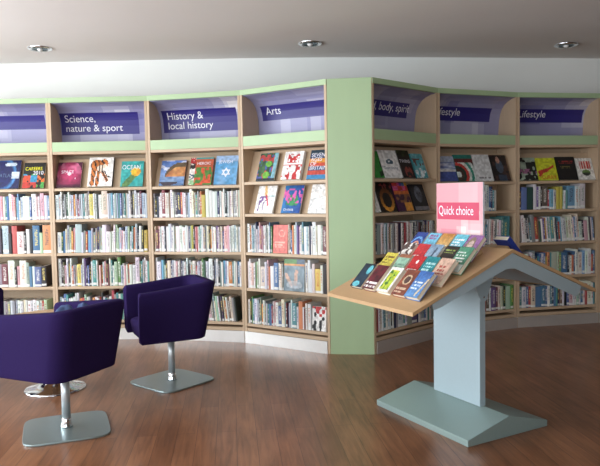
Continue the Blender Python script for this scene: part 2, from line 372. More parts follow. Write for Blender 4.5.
# ------------------------------------------------------------------ spine-out books
PAL = {'w': ((222, 224, 222), 'white'), 'c': ((226, 214, 186), 'cream'), 'g': ((142, 148, 152), 'grey'), 'l': ((172, 190, 204), 'pale blue'),
       'b': ((58, 104, 170), 'blue'), 'n': ((36, 44, 88), 'navy'), 'k': ((34, 34, 38), 'black'), 'r': ((196, 52, 48), 'red'), 'p': ((222, 158, 168), 'pink'),
       'm': ((122, 38, 54), 'maroon'), 'o': ((228, 126, 58), 'orange'), 'y': ((222, 198, 58), 'yellow'), 'e': ((96, 158, 76), 'green'), 'd': ((34, 84, 58), 'dark green'),
       't': ((58, 146, 150), 'teal'), 'v': ((104, 76, 150), 'violet'), 's': ((92, 170, 216), 'sky blue'), 'h': ((170, 204, 164), 'pale green'), 'u': ((112, 82, 62), 'brown')}
rowspec = {
 (0,1): (.03,.97,'w r c p b l y e w t w o p p2 c t p y m p p c t b w^ p^ p s s^ c_ l w4 b w2^ p w p2^ l2 b',.21,0),
 (0,2): (.03,.97,'w k b l w r g w l2 e w c b k l2^ k_ r2^ w2_ k_ w k b3^ h_ o3^',.225,0),
 (0,3): (.03,.93,'g w l b m w g l g k w l g2 m2 w2^ k_ p_ w^2 g b_ w_ b2_ k2_',.215,0),
 (0,4): (.03,.93,'g g l g g l g g g l g g l g l g g g g l g g w w c w w w w w w r h',.185,0),
 (1,1): (.03,.97,'w2 l w^ k_ g d w^ l l o l m_ g l t w g g^ y2 w w k w w c3^ w l s w g l t b g t w l w^ k g^ w^ g w m^ l l l',.22,0),
 (1,2): (.03,.96,'w2_ d_ b_ c g^ h o_^ p l3^ l_ g_ r_ s2_ g g_ g n g h w2^ w2_ h_ w_ w^ h^ h l p_ w_ l h w_ t o l^ n_ w k y2_',.225,1.5),
 (1,3): (.03,.97,'w2^ k u p_ w^ k w^ o_ g_ g_ y2_ l_ w^ v^ k_ b_ k_ w t2 w u p_ r_ l p k m_ w^ t w_ h2 e2^ l_ w_ p_ w_ o_ w2_ w2_ w2^ d t l w^ w t',.225,0),
 (1,4): (.03,.97,'l_ w_ b t w_ w_ w_ l w o_ r_ h w_ l_ k_ o_ w_ w_ r_ k w_ t_ g_ w_ r^ g t w t w c w l g w b p w c w t w',.24,0),
 (2,1): (.03,.97,'g k_ n_ w_ w m2^ w w u w^ w g k n2 r w w g_ l w2^ c w t_ g u o y2_ w2^ w2 w2 l n w c w^ k l w w c l g w w',.225,0),
 (2,2): (.03,.97,'c m2_ p w w2 n w2 w^ l^ w w h w2 w2 w2 w w n h y k p r w t w w p g l c k_ o_ w w w v w u c v_ p2 p w w w l w g w',.225,0),
 (2,3): (.03,.97,'w^ w3 s t w_ k c2 n l w p w g n l w w^ k_ l g c2 r_ w g w e^ d w l w2^ k g w^ k g w s l w o2 t w w b w',.22,0),
 (2,4): (.03,.95,'w l t w g p b w c w g l t k w o w t w l w g w l w t w g p2 g l^ c_ h w k n c o_ w u c g k',.215,-6),
 (3,2): (.03,.33,'w2 m_ o w t_ l w n^ w_ l l p^ m p w w w d_ w w b^ e',.235,0),
 (5,2): (.03,.97,'l n g2 w w l t w m w g g w w n2 w m r p w p w w n w k g m k g w g n w r w l w k',.24,0),
 (5,3): (.03,.97,'w l g n w r w t w b w k o w l g w w c m w l t w b g w k w l w g r w c',.23,0),
 (5,4): (.03,.97,'n r_ w c w t w l w k w n g w4 t l g3 v4 n w l g b w t w w g k',.21,0),
 (6,1): (.03,.76,'w b l w r g w l w k b w c t w g w b l t n t_ n w_ w2^ b n t_ w_',.215,0),
 (6,2): (.03,.95,'g t w b w k m w o l w y g t^ m h w y o c t_^ l w p w g w w t^ t2 t^',.22,2),
 (6,3): (.03,.97,'w b l w r g w l w k b w c t w g w b l t n t n w w2 b n t w',.21,0),
 (6,4): (.03,.97,'w b r w g w l t w b w m l w_ k^ g k r u w v2 m c h d h2 e',.215,0),
 (7,1): (.03,.86,'u_ b3 d4 w2^ v w k u3 r_ s2_ w_ w_ y2 y h_ w_ t_ s5 w2 w w3^',.215,0),
 (7,2): (.05,.97,'w2^ w k g t_ g2^ r2 u d_ w v o w t w t2 w n t r_ s w w2 h w2 c^ w b w c^ w2_ k_ p2_ w k w b',.225,-5),
 (7,3): (.03,.97,'o_ y_ b_ w r_ w g^ n_ t_ b w b y_ o t h2 h e b3 n w_ o_ b w^ w2 s w w2^ r_ b',.215,0),
 (7,4): (.03,.97,'t w2 b r c2 b3 b2 b w t n b t n u w k b p2 w w h w_ b w r c2^ w t',.2,0),
 (8,1): (.03,.97,'w b r w g w l t w b w m l w k g k r u w v2 m c h d h2 e w w t w',.215,0),
 (8,2): (.03,.97,'w b l w r g w l w k b w c t w g w b l t n t n w w2 b n t w w l w',.215,0),
 (8,3): (.03,.97,'t w2 b r c2 b3 b2 b w t n b t n u w k b p2 w w h w b w r c2 w t w w',.21,0),
 (8,4): (.03,.97,'o y b w r w g n t b w b y o t h2 h e b3 n w o b w w2 s w w2 r b w',.21,0),
}
extra = [((3,2), (.535,.965,'c u^ b_ o w l^ v p w t^ w2 l w n w w2^ c w2 g m2',.235,0)),
 ((3,3), (.035,.465,'w w^ c p w e h w^ c3_ w p^ o_ w2_ b3 w c g',.225,0)), ((3,3), (.74,.965,'w w^ w_ w y3_ w k2',.235,0)),
 ((3,4), (.035,.795,'w k e^ t w2 l k g^ o_ w g l_ t_ b2_ r_ w p w2 b2_ c2^ g m n_ l w^ t3 w_ o3^ w_ m_ w w2',.21,0))]
specs = []
def fill(key, a, b, toks, h0, lean):
    bi, li = key; t, W, ang, lv = UNIT[bi]
    rr = random.Random(bi * 31 + li * 7 + int(a * 100))
    T = toks.split(); us = []
    for k in T:
        dg = [c for c in k if c.isdigit()]; u = (int(dg[0]) if dg else 1)
        us.append((u * .8 + .45) * rr.uniform(.82, 1.18) if u > 1 else rr.uniform(.8, 1.25))
    x0 = PT + .004 + (W - 2 * PT - .008) * a; x1 = PT + .004 + (W - 2 * PT - .008) * b
    if a < .06: x0 = PT + .006
    if b > .95: x1 = W - PT - .006
    H = h0 * 1.12; sl = math.tan(rad(abs(lean)))
    if lean > 0: x1 -= H * sl + .004
    if lean < 0: x0 += H * sl + .009; x1 -= .003
    sc = (x1 - x0) / sum(us); x = x0
    for k, u in zip(T, us):
        wd = u * sc; h = h0 * rr.uniform(.95, 1.03)
        if '^' in k: h = h0 * rr.uniform(1.08, 1.13)
        if '_' in k: h = h0 * rr.uniform(.8, .88)
        h = min(h, lv[li - 1] - lv[li] - .03)
        specs.append(dict(bay=bi, lev=li, x=x, w=wd - .0007, h=h, c=k[0], lean=lean, d=rr.uniform(.012, .022), dep=rr.uniform(.13, .17), z=lv[li] + .0006, big=u * sc > .028, tall='^' in k, short='_' in k, rs=rr.random()))
        x += wd
for k, v in rowspec.items(): fill(k, *v)
for k, v in extra: fill(k, *v)

def book_geo(mb, s, M4):
    """spine towards -y, boards a little larger than the page block"""
    w, h, dp = s['w'], s['h'], s['dep']; rr = random.Random(int(s['rs'] * 1e6))
    dl = rr.uniform(-12, 12); base = PAL[s['c']][0]; gm = sum(base) / 3
    col = rgb(*[max(0, min(255, (c * .66 + (gm * .8 + 40) * .34) + rr.uniform(-9, 9) + dl)) for c in base])
    lo = rr.uniform(-.02, .03) if rr.random() < .72 else 9
    dark = sum(col[:3]) < .9
    ink = rgb(*rr.choice([(235, 235, 230), (240, 220, 120), (230, 230, 240)])) if dark else rgb(*rr.choice([(60, 60, 80), (150, 50, 50), (40, 80, 140), (90, 120, 100), (200, 120, 70)]))
    pages = rgb(232, 226, 210)
    b = min(.0015, w * .12); r = min(.003, w * .25)
    out = [(0, dp), (0, r), (w * .2, r * .25), (w * .5, 0), (w * .8, r * .25), (w, r), (w, dp), (w - b, dp), (w - b, r + .002), (b, r + .002), (b, dp)]
    n = len(out)
    vs = [M4 @ Vector((x, y, 0)) for x, y in out] + [M4 @ Vector((x, y, h)) for x, y in out]
    fs = [(i, (i + 1) % n, n + (i + 1) % n, n + i) for i in range(n)]; uvs = [None] * n
    for i in range(1, 5):
        u0, u1 = out[i][0] / w, out[i + 1][0] / w; uvs[i] = [(u0, lo), (u1, lo), (u1, 1 + lo), (u0, 1 + lo)]
    # top and bottom rim of the cover (quads), so the page block shows inside
    rim = [(0, 1, 9, 10), (1, 2, 9), (2, 3, 9), (3, 8, 9), (3, 4, 8), (4, 5, 8), (5, 6, 7, 8)]
    for q in rim: fs.append(tuple(n + k for k in q)); uvs.append(None)
    for q in rim: fs.append(tuple(q[::-1])); uvs.append(None)
    mb.add(vs, fs, col=col, ink=ink, uvs=uvs)
    x0, x1, y0, y1, z0, z1 = b, w - b, r + .002, dp - .004, .002, h - .003
    vs = [M4 @ Vector(p) for p in [(x0,y0,z0),(x1,y0,z0),(x1,y1,z0),(x0,y1,z0),(x0,y0,z1),(x1,y0,z1),(x1,y1,z1),(x0,y1,z1)]]
    mb.add(vs, [(0,3,2,1),(4,5,6,7),(0,1,5,4),(1,2,6,5),(2,3,7,6),(3,0,4,7)], col=pages)
def book_matrix(s):
    t, W, ang, lv = UNIT[s['bay']]
    base = Matrix.Translation((P[s['bay']][0], P[s['bay']][1], 0)) @ Matrix.Rotation(ang, 4, 'Z')
    px = s['x']; L = s['lean']
    m = Matrix.Translation((px, s['d'], s['z']))
    if L > 0: m = m @ Matrix.Translation((s['w'], 0, 0)) @ Matrix.Rotation(rad(L), 4, 'Y') @ Matrix.Translation((-s['w'], 0, 0)) 
    if L < 0: m = m @ Matrix.Rotation(rad(L), 4, 'Y')
    return base @ m

# ------------------------------------------------------------------ face-out books and their covers
def mixc(a, b, t): return tuple(a[i] + (b[i] - a[i]) * t for i in range(3))
def hsh(x, y, s=0):
    v = math.sin(x * 12.9898 + y * 78.233 + s * 37.7) * 43758.5453; return v - math.floor(v)
def vn(x, y, s=0):
    ix, iy = math.floor(x), math.floor(y); fx, fy = x - ix, y - iy; fx = fx * fx * (3 - 2 * fx); fy = fy * fy * (3 - 2 * fy)
    a = hsh(ix, iy, s); b = hsh(ix + 1, iy, s); c = hsh(ix, iy + 1, s); d = hsh(ix + 1, iy + 1, s)
    return (a * (1 - fx) + b * fx) * (1 - fy) + (c * (1 - fx) + d * fx) * fy
def el(u, v, cu, cv, ru, rv): return ((u - cu) / ru) ** 2 + ((v - cv) / rv) ** 2 < 1
def seg(u, v, x0, y0, x1, y1, w):
    dx, dy = x1 - x0, y1 - y0; t = max(0, min(1, ((u - x0) * dx + (v - y0) * dy) / (dx * dx + dy * dy)))
    return (u - x0 - t * dx) ** 2 + (v - y0 - t * dy) ** 2 < w * w
def lines(u, v, v0, n, h, s=1, u0=.1, u1=.9):
    """illegible small print: rows of dashes"""
    k = math.floor((v0 - v) / h)
    return 0 <= k < n and (v0 - v) / h - k < .55 and u0 < u < u1 - hsh(k, s) * .25 and hsh(math.floor(u * 22), k, s) > .25
def a_globe(u, v):
    d = math.hypot((u - .15) * .9, v - .5)
    c = (16, 24, 84)
    if d < .62: c = mixc((60, 140, 210), (14, 22, 80), min(1, abs(d - .56) / .12)) if d > .44 else (18, 26, 92)
    if el(u, v, .55, .85, .28, .07): c = (190, 205, 220)
    if .62 < u < .96 and .36 < v < .58: c = (200, 212, 226)
    return c
def a_careers(u, v):
    if v > .55: return (26, 26, 24)
    k = (math.floor(u * 6), math.floor(v * 7)); n = vn(u * 9, v * 11, 4)
    base = [(220, 70, 40), (232, 120, 40), (70, 170, 70), (40, 150, 200), (200, 50, 40), (230, 100, 30)][int(hsh(math.floor(u * 3), math.floor(v * 4), 2) * 5.99)]
    return base if n > .38 else (30, 26, 24)
def a_space(u, v):
    d = math.hypot((u - .5), (v - .55)); n = vn(u * 5, v * 5, 1)
    c = mixc((235, 60, 120), (96, 12, 50), min(1, d * 1.4)); c = mixc(c, (255, 170, 200), max(0, n - .55) * 1.6) if d < .5 else mixc(c, (40, 10, 40), n * .7)
    if d < .07 or el(u, v, .75, .35, .04, .04): c = (255, 225, 240)
    if v < .12: c = mixc(c, (60, 10, 40), .6)
    return c
def a_tiger(u, v):
    c = (238, 236, 232)
    body = el(u, v, .34, .72, .26, .2) or el(u, v, .62, .78, .17, .15) or seg(u, v, .22, .6, .18, .1, .09) or seg(u, v, .42, .55, .38, .08, .07) or seg(u, v, .5, .6, .78, .2, .055)
    if body:
        c = (206, 112, 44)
        if math.sin(u * 34 + v * 22 + 3 * vn(u * 6, v * 6)) > .55: c = (52, 36, 30)
        if el(u, v, .5, .62, .16, .12) or el(u, v, .66, .7, .07, .06): c = (232, 214, 190) if math.sin(u * 60) < .5 else (60, 44, 38)
    if seg(u, v, .68, .5, .78, .34, .02) or seg(u, v, .78, .34, .94, .3, .02): c = (36, 32, 34)
    return c
def a_ocean(u, v):
    c = mixc((26, 150, 150), (60, 190, 185), vn(u * 7, v * 7, 3))
    if seg(u, v, .6, .45, .2, .05, .11 + .03 * vn(u * 14, v * 9)): c = mixc((120, 150, 70), (60, 120, 80), vn(u * 16, v * 3))
    if el(u, v, .66, .58, .22, .17): c = mixc((244, 206, 40), (232, 150, 36), vn(u * 8, v * 8))
    return c
def a_rock(u, v):
    if v > .36:
        c = mixc((150, 176, 214), (70, 112, 190), v); 
        if vn(u * 3, v * 9, 5) > .62: c = (190, 196, 220)
        top = .42 + .48 * max(0, min(1, (u - .2) * 2.4)) ** .5 if u > .2 else 0
        if u > .2 and v < top: c = mixc((238, 176, 96), (168, 92, 48), vn(u * 7, v * 4, 2)) if v < top - .16 else (92, 74, 50)
    else:
        c = mixc((62, 100, 160), (140, 170, 206), vn(u * 5, v * 22, 2))
        if v < .16 and vn(u * 5, v * 9, 7) > .5: c = (60, 50, 62)
    return c
def a_heroic(u, v):
    if u < .24:
        k = int(v * 5)
        return [(146, 196, 140), (60, 90, 110), (230, 226, 220), (40, 36, 36), (186, 34, 40)][min(4, k)] if vn(u * 20, v * 20) > .3 else (220, 210, 200)
    if v > .93: return (60, 150, 150)
    if v > .66: return (196, 82, 46)
    return mixc((70, 130, 50), (214, 74, 40), 1 if vn(u * 9, v * 9, 3) > .52 else 0)
def a_jewish(u, v): return mixc((70, 150, 206), (126, 176, 222), vn(u * 3, v * 3))if v < .8 else (146, 180, 222)
def a_flowers(u, v):
    c = mixc((30, 60, 54), (70, 120, 70), vn(u * 8, v * 10, 2))
    if vn(u * 9, v * 9, 8) > .66: c = (196, 60, 60)
    if vn(u * 7, v * 9, 12) > .74: c = (70, 90, 170)
    if el(u, v, .55, .6, .17, .1) or el(u, v, .5, .2, .18, .12): c = (110, 190, 60)
    if u > .82: c = (120, 180, 196)
    if v < .08: c = (40, 46, 60)
    return c
def a_redwhite(u, v):
    c = (240, 238, 236)
    if .2 < u < .82 and .6 < v < .92 and hsh(math.floor(u * 13), math.floor(v * 18), 2) > .3: c = (206, 44, 48)
    if v < .5 and vn(u * 8, v * 8, 6) > .6: c = (206, 44, 48)
    if abs(v - .52) < .012 or abs(v - .24) < .01: c = (214, 110, 110)
    return c
def a_seven(u, v):
    return [(52, 140, 200), (206, 70, 56), (44, 74, 120), (222, 74, 48), (236, 150, 40), (40, 66, 110), (30, 60, 80)][min(6, int(v * 7))]
def a_figure(u, v):
    c = (236, 236, 234)
    if seg(u, v, .4, .95, .5, .6, .07): c = (238, 190, 120)
    if el(u, v, .34, .5, .2, .14) and vn(u * 12, v * 12) > .35: c = (126, 84, 160)
    if seg(u, v, .2, .45, .16, .1, .03) or seg(u, v, .42, .4, .4, .1, .025): c = (120, 80, 150)
    if seg(u, v, .5, .65, .66, .3, .04): c = (226, 70, 90)
    if .6 < u < .95 and abs(v - .62) < .03: c = (190, 222, 224)
    return c
def a_orchid(u, v):
    c = mixc((30, 120, 190), (24, 70, 160), u)
    if el(u, v, .5, .42, .32, .26) and vn(u * 9, v * 9, 1) > .35: c = (54, 150, 90)
    if vn(u * 10, v * 8, 9) > .58 and .35 < v < .88: c = (226, 84, 170)
    return c
def a_whiteline(u, v):
    c = (238, 237, 235)
    if u > .78 and el(u, v, 1.0, .72, .22, .14) and not el(u, v, 1.0, .72, .17, .1): c = (214, 60, 60)
    if vn(u * 14, v * 14, 3) > .72: c = (206, 210, 210)
    return c
def a_greenleaf(u, v): return mixc((40, 150, 50), (20, 60, 30), 1 if vn(u * 4, v * 6, 2) < .45 else 0)
def a_overcome(u, v):
    c = (232, 235, 236)
    if el(u, v, .5, .58, .2, .09) and not el(u, v, .47, .6, .06, .03): c = (58, 96, 120)
    return c
def a_twins(u, v):
    c = mixc((24, 26, 22), (60, 84, 40), vn(u * 6, v * 6)) if v > .75 else (30, 22, 24)
    if el(u, v, .55, .22, .3, .2) and vn(u * 7, v * 7, 2) > .4: c = (150, 60, 52)
    return c
def a_teal(u, v):
    c = mixc((52, 160, 176), (130, 206, 220), vn(u * 5, v * 6, 5))
    if .5 < v < .78 and vn(u * 8, v * 9, 3) > .58: c = (110, 60, 50)
    if v < .4 and vn(u * 6, v * 8, 9) > .5: c = (214, 232, 240)
    return c
def a_ring(u, v):
    c = (26, 22, 22)
    d = math.hypot(u - .55, (v - .4))
    if .26 < d < .4: c = mixc((226, 150, 40), (110, 60, 24), min(1, max(0, v - .1) * 1.7))
    if v > .8 and u > .3 and vn(u * 12, v * 12) > .6: c = (150, 60, 60)
    return c
def a_windows(u, v):
    c = (70, 26, 70)
    if v > .72: c = [(226, 60, 60), (240, 170, 50), (90, 60, 170), (60, 140, 190), (230, 90, 160)][int(hsh(math.floor(u * 6), math.floor(v * 8)) * 4.99)]
    elif v > .6: c = (232, 120, 50)
    elif .3 < v: c = (150, 96, 60) if vn(u * 9, v * 9) > .5 else (70, 34, 60)
    elif u > .5: c = (240, 160, 56)
    return c
def a_face(u, v):
    c = (38, 40, 48)
    if el(u, v, .5, .62, .26, .32): c = mixc((130, 140, 158), (60, 64, 76), vn(u * 6, v * 5))
    if el(u, v, .42, .66, .05, .03) or el(u, v, .62, .66, .05, .03): c = (30, 30, 40)
    if v < .14: c = (130, 130, 140)
    return c
def a_whitecard(u, v): return (230, 232, 230) if not (vn(u * 5, v * 5, 2) > .7) else (150, 190, 160)
def a_seas(u, v):
    if v > .75: return (166, 180, 206)
    if v > .48: return mixc((70, 92, 160), (200, 206, 220), vn(u * 4, v * 20))
    return (206, 206, 206) if v > .38 else mixc((50, 66, 140), (70, 90, 170), vn(u * 9, v * 9))
def a_swirl(u, v):
    c = (30, 140, 126)
    if v > .7: c = (30, 128, 116) if v > .86 else (110, 40, 40)
    d = math.hypot((u - .1) * .8, v - .25)
    if v < .72: c = [(30, 60, 50), (212, 56, 50), (210, 220, 214), (34, 150, 128), (210, 224, 220), (70, 50, 40)][int(d * 9 + 4) % 6]
    return c
def a_grey(u, v): return (212, 216, 218) if not lines(u, v, .14, 1, .1, 3) else (130, 130, 136)
def a_woman(u, v):
    c = (30, 24, 26) if vn(u * 6, v * 6) < .6 else (70, 46, 40)
    if el(u, v, .5, .55, .22, .26): c = (66, 84, 106)
    if el(u, v, .46, .8, .11, .13): c = (196, 146, 124)
    if v < .25 and .3 < u < .8: c = (50, 66, 90)
    return c
def a_darkpic(u, v):
    c = (28, 34, 30)
    if vn(u * 7, v * 7, 2) > .6: c = (150, 170, 150)
    if .3 < v < .5 and vn(u * 9, v * 9, 4) > .5: c = (150, 90, 130)
    return c
def a_curry(u, v):
    c = (206, 214, 30)
    if seg(u, v, .1, .35, .5, .45, .08) or seg(u, v, .5, .45, .85, .62, .05) or seg(u, v, .3, .4, .1, .2, .05): c = (206, 52, 40)
    return c
def a_blackred(u, v):
    return (170, 50, 46) if lines(u, v, .82, 2, .08, 5, .15, .9) else ((130, 120, 60) if lines(u, v, .6, 2, .06, 2, .2, .7) else (30, 30, 30))
def a_bowl(u, v):
    c = (226, 226, 220)
    if .2 < u < .85 and .5 < v < .85: c = (212, 56, 50) if math.sin(u * 40) > -.3 else (230, 200, 190)
    if el(u, v, .52, .32, .26, .14): c = (50, 60, 50) if v < .32 else (110, 150, 70)
    return c
def a_redcover(u, v):
    c = mixc((226, 92, 84), (232, 110, 96), vn(u * 4, v * 4))
    return (240, 170, 150) if (lines(u, v, .4, 3, .08, 4) or (el(u, v, .6, .7, .2, .12) and not el(u, v, .6, .7, .17, .1))) else c
def a_bluepeople(u, v):
    c = mixc((150, 170, 182), (104, 128, 142), vn(u * 6, v * 6, 3))
    if v > .86: c = (100, 150, 90) if u < .6 else (90, 110, 130)
    elif v > .78: c = (226, 150, 90)
    if seg(u, v, .1, .5, .35, .2, .07) or seg(u, v, .6, .6, .55, .25, .08): c = (210, 170, 150)
    if el(u, v, .5, .2, .4, .12): c = mixc(c, (200, 206, 214), .6)
    return c
def a_ink(u, v):
    c = (232, 232, 230)
    if vn(u * 5, v * 6, 5) > .62: c = (32, 32, 36)
    if v > .6 and vn(u * 5, v * 5, 9) > .6: c = (206, 44, 48)
    return c
def titled(base, tc, v0=.9, n=2, h=.12, s=1):
    return lambda u, v: tc if lines(u, v, v0, n, h, s) else base(u, v)
def two(c1, c2, vv, sc=4, s=1): return lambda u, v: mixc(c1, c2, vn(u * sc, v * sc * 1.4, s)) if v > vv else c2
def cover_book(name, parent_mat, w, h, th, art, label, group, nx=26, nz=34, spine=(120, 120, 120), cat='book', grp_pages=True, texts=(), pagecol=(232, 224, 204), extra=None, spine_left=True):
    """book standing in its own frame: cover faces -y, spine on the left, bottom edge on z=0"""
    t = empty(name, (0, 0, 0)); t.matrix_world = parent_mat
    tag(t, label, cat, group)
    cv = MB(); b = .0015
    s0 = 0
    sc = rgb(*spine)
    # back board, spine
    cv.box((0, th - b, 0), (w, th, h), col=sc); 
    if spine_left: cv.box((0, b, 0), (b, th - b, h), col=sc)
    else: cv.box((w - b, b, 0), (w, th - b, h), col=sc)
    sd = len(label)
    def inked(u, v):
        c = art(u, v); k = .86 + .26 * vn(u * 11 + sd, v * 15, sd); g = sum(c) / 3
        return rgb(*[max(0, min(255, (q * .84 + g * .16) * k)) for q in c])
    grid_art(cv, nx, nz, inked, lambda u, v: (u * w, 0, v * h))
    cv.add([(0,b,0),(w,b,0),(w,b,h),(0,b,h),(0,0,0),(w,0,0),(w,0,h),(0,0,h)], [(0,1,2,3),(4,5,1,0),(5,6,2,1),(6,7,3,2),(7,4,0,3)], col=sc)
    cv.build('cover', M['print'], t, attrs=True, recalc=False)
    pg = MB(); e = .003
    pg.box((b + .0003 if spine_left else e, b + .0003, e), (w - e if spine_left else w - b - .0003, th - b - .0003, h - e), col=rgb(*pagecol))
    pg.build('page_block', M['print'], t, attrs=True, recalc=False)
    for (body, size, x, z, mat, sx) in texts:
        text_mesh('title_text', body, size, mat, t, lambda a, s_: (x + a, -.0006, z + s_), ls=.8, scale_x=sx)
    if extra: extra(t, w, h)
    return t
def on_shelf(bay, lev, x, w, h, art, label, group, th=.018, lean=21, d=.018, **kw):
    t, W, ang, lv = UNIT[bay]
    base = Matrix.Translation((P[bay][0], P[bay][1], 0)) @ Matrix.Rotation(ang, 4, 'Z')
    m = base @ Matrix.Translation((x, d, lv[lev] + .0006 + th * math.sin(rad(lean)))) @ Matrix.Rotation(rad(-lean), 4, 'X')
    return cover_book('display_book', m, w, h, th, art, label, group, **kw)
def star(t, w, h):
    mb = MB(); cx, cz, r = w * .5, h * .42, .046
    for s in (1, -1):
        o_ = [(cx + r * math.sin(k * 2.0944) * s, cz + s * r * math.cos(k * 2.0944)) for k in range(3)]
        i_ = [(cx + .66 * r * math.sin(k * 2.0944) * s, cz + s * .66 * r * math.cos(k * 2.0944)) for k in range(3)]
        y = -.0006 if s > 0 else -.0009
        mb.add([(a, y, b) for a, b in o_ + i_], [(k, (k + 1) % 3, 3 + (k + 1) % 3, 3 + k) for k in range(3)])
    mb.build('star_emblem', M['white_text'], t, recalc=False)
GD = 'books displayed face out on the shelves'
T_ = M
on_shelf(0, 0, 0.375, .2, 0.273, a_globe, 'dark blue square book with a glowing globe cover, leftmost on the display ledge', GD, spine=(20, 24, 60), texts=[('ATLAS', .05, .015, .11, M['grey_text'], .8)])
on_shelf(0, 0, 0.605, .195, 0.245, a_careers, 'black careers book dated 2010 with yellow title and orange pictures', GD, spine=(30, 30, 30), texts=[('CAREERS', .046, .012, .172, M['yellow_text'], .83), ('2010', .05, .085, .13, M['white_text'], .95)])
on_shelf(1, 0, 0.035, .22, 0.242, a_space, 'square pink and crimson book about space with a nebula cover', GD, th=.02, spine=(90, 20, 50), texts=[('SPACE', .042, .035, .135, M['white_text'], .95)])
on_shelf(1, 0, 0.315, .22, 0.280, a_tiger, 'white book with an orange striped tiger walking on its cover', GD, th=.034, spine=(24, 24, 26), spine_left=False)
on_shelf(1, 0, 0.610, .2, 0.242, a_ocean, 'teal book with a yellow jellyfish on its cover', GD, spine=(40, 120, 120), texts=[('OCEAN', .058, .006, .165, M['white_text'], .83)])
on_shelf(2, 0, 0.083, .235, 0.238, a_rock, 'book with a glowing orange sea cliff photograph on its cover', GD, spine=(50, 60, 90))
on_shelf(2, 0, 0.361, .215, 0.257, a_heroic, 'green and orange patterned book beside the star cover, picture strip down its left side', GD, spine=(150, 50, 40), texts=[('HEROIC', .036, .062, .19, M['white_text'], 1.0)])
on_shelf(2, 0, 0.598, .205, 0.268, a_jewish, 'sky blue book with a white six-pointed star on its cover', GD, spine=(90, 150, 200), texts=[('JEWISH', .04, .03, .196, M['white_text'], .98)], extra=star)
on_shelf(3, 0, 0.135, .185, 0.249, a_flowers, 'book with a dark green and red flower painting cover, top left of the Arts ledge', GD, spine=(40, 80, 90))
on_shelf(3, 0, 0.390, .185, 0.246, a_redwhite, 'thick white book printed with red blocks and figures', GD, th=.03, spine=(235, 235, 235), spine_left=False)
on_shelf(3, 0, 0.640, .185, 0.251, a_seven, 'book with a stripy blue, orange and red cover in white capitals', GD, texts=[('SEVEN\nAGES\nOF\nBRITAIN', .047, .012, .192, M['white_text'], .95)])
on_shelf(3, 1, 0.110, .19, 0.244, a_figure, 'white book with a watercolour purple figure, left of the orchid book', GD, spine=(225, 225, 225))
on_shelf(3, 1, 0.385, .185, 0.242, a_orchid, 'blue book with pink flowers on its cover, middle of the lower Arts ledge', GD, texts=[('Orchids', .032, .02, .02, M['white_text'], .95)])
on_shelf(3, 1, 0.647, .18, 0.246, a_whiteline, 'white book with faint line drawing and red mark beside the green panel', GD, spine=(225, 225, 225))
on_shelf(5, 0, 0.026, .14, 0.229, a_greenleaf, 'bright green leafy book half hidden by its white neighbour', GD)
on_shelf(5, 0, 0.170, .225, 0.242, a_overcome, 'white book with a blue oval picture above the word Overcoming', GD, spine=(220, 220, 220), texts=[('Overcoming', .036, .02, .075, M['grey_text'], .95)])
on_shelf(5, 0, 0.405, .16, 0.249, a_twins, 'black book with pale capitals and a dark red picture below', GD, texts=[('TWINS', .042, .008, .135, M['white_text'], 1.05)])
on_shelf(5, 0, 0.585, .155, 0.223, a_teal, 'pale teal book at the right end of the upper ledge', GD, spine=(60, 140, 150))
on_shelf(5, 1, 0.026, .09, 0.234, a_whitecard, 'narrow white book at the left of the lower ledge, beside the green panel', GD, spine=(210, 210, 210))
on_shelf(5, 1, 0.120, .205, 0.251, a_ring, 'black book with a golden ring on its cover', GD, spine=(30, 26, 26))
on_shelf(5, 1, 0.345, .19, 0.249, a_windows, 'purple and orange book with stained-glass style blocks', GD, spine=(70, 30, 70))
on_shelf(5, 1, 0.565, .19, 0.234, a_face, 'dark grey book with a shadowy face on its cover', GD, spine=(40, 40, 46))
on_shelf(6, 0, 0.026, .2, 0.238, a_seas, 'blue and white striped seascape book above the pink sign', GD)
on_shelf(6, 0, 0.231, .195, 0.253, a_swirl, 'teal book with a red and white swirl cover', GD, spine=(30, 120, 110))
on_shelf(6, 0, 0.432, .185, 0.257, a_grey, 'plain pale grey book between the swirl cover and the woman cover', GD, spine=(200, 200, 200))
on_shelf(6, 0, 0.623, .185, 0.253, a_woman, 'dark book with a seated woman and pink script on its cover', GD, spine=(40, 30, 30), texts=[('Kitchen', .036, .03, .105, M['pink_text'], 1.0), ('secrets', .03, .085, .07, M['pink_text'], 1.0)][:0])
on_shelf(7, 0, 0.026, .197, 0.227, a_darkpic, 'dark green book with pale flowers, left end of the rightmost ledge', GD, spine=(30, 40, 34))
on_shelf(7, 0, 0.228, .198, 0.222, a_curry, 'bright yellow curry book with a red chilli on its cover', GD, spine=(190, 200, 40), texts=[('CURRY', .05, .03, .012, M['red_text'], .95)])
on_shelf(7, 0, 0.436, .195, 0.233, a_blackred, 'black book with red and gold lettering beside the yellow curry book', GD, spine=(26, 26, 26))
on_shelf(7, 0, 0.640, .17, 0.218, a_bowl, 'white book with a red label and a bowl of food on its cover', GD, spine=(220, 220, 214))
on_shelf(3, 2, .298, .145, .235, a_redcover, 'salmon red book facing out among the spines on the Arts shelf', 'face-out books among the spines', lean=4, d=.02, spine=(200, 80, 70))
on_shelf(3, 3, .405, .2, .262, a_bluepeople, 'grey-blue magazine-size book facing out among the spines on the Arts shelf', 'face-out books among the spines', lean=3, d=.018, spine=(120, 140, 150))
on_shelf(3, 4, .672, .13, .195, a_ink, 'white book with black and red ink picture facing out on the bottom Arts shelf', 'face-out books among the spines', lean=4, d=.02, spine=(225, 225, 225))

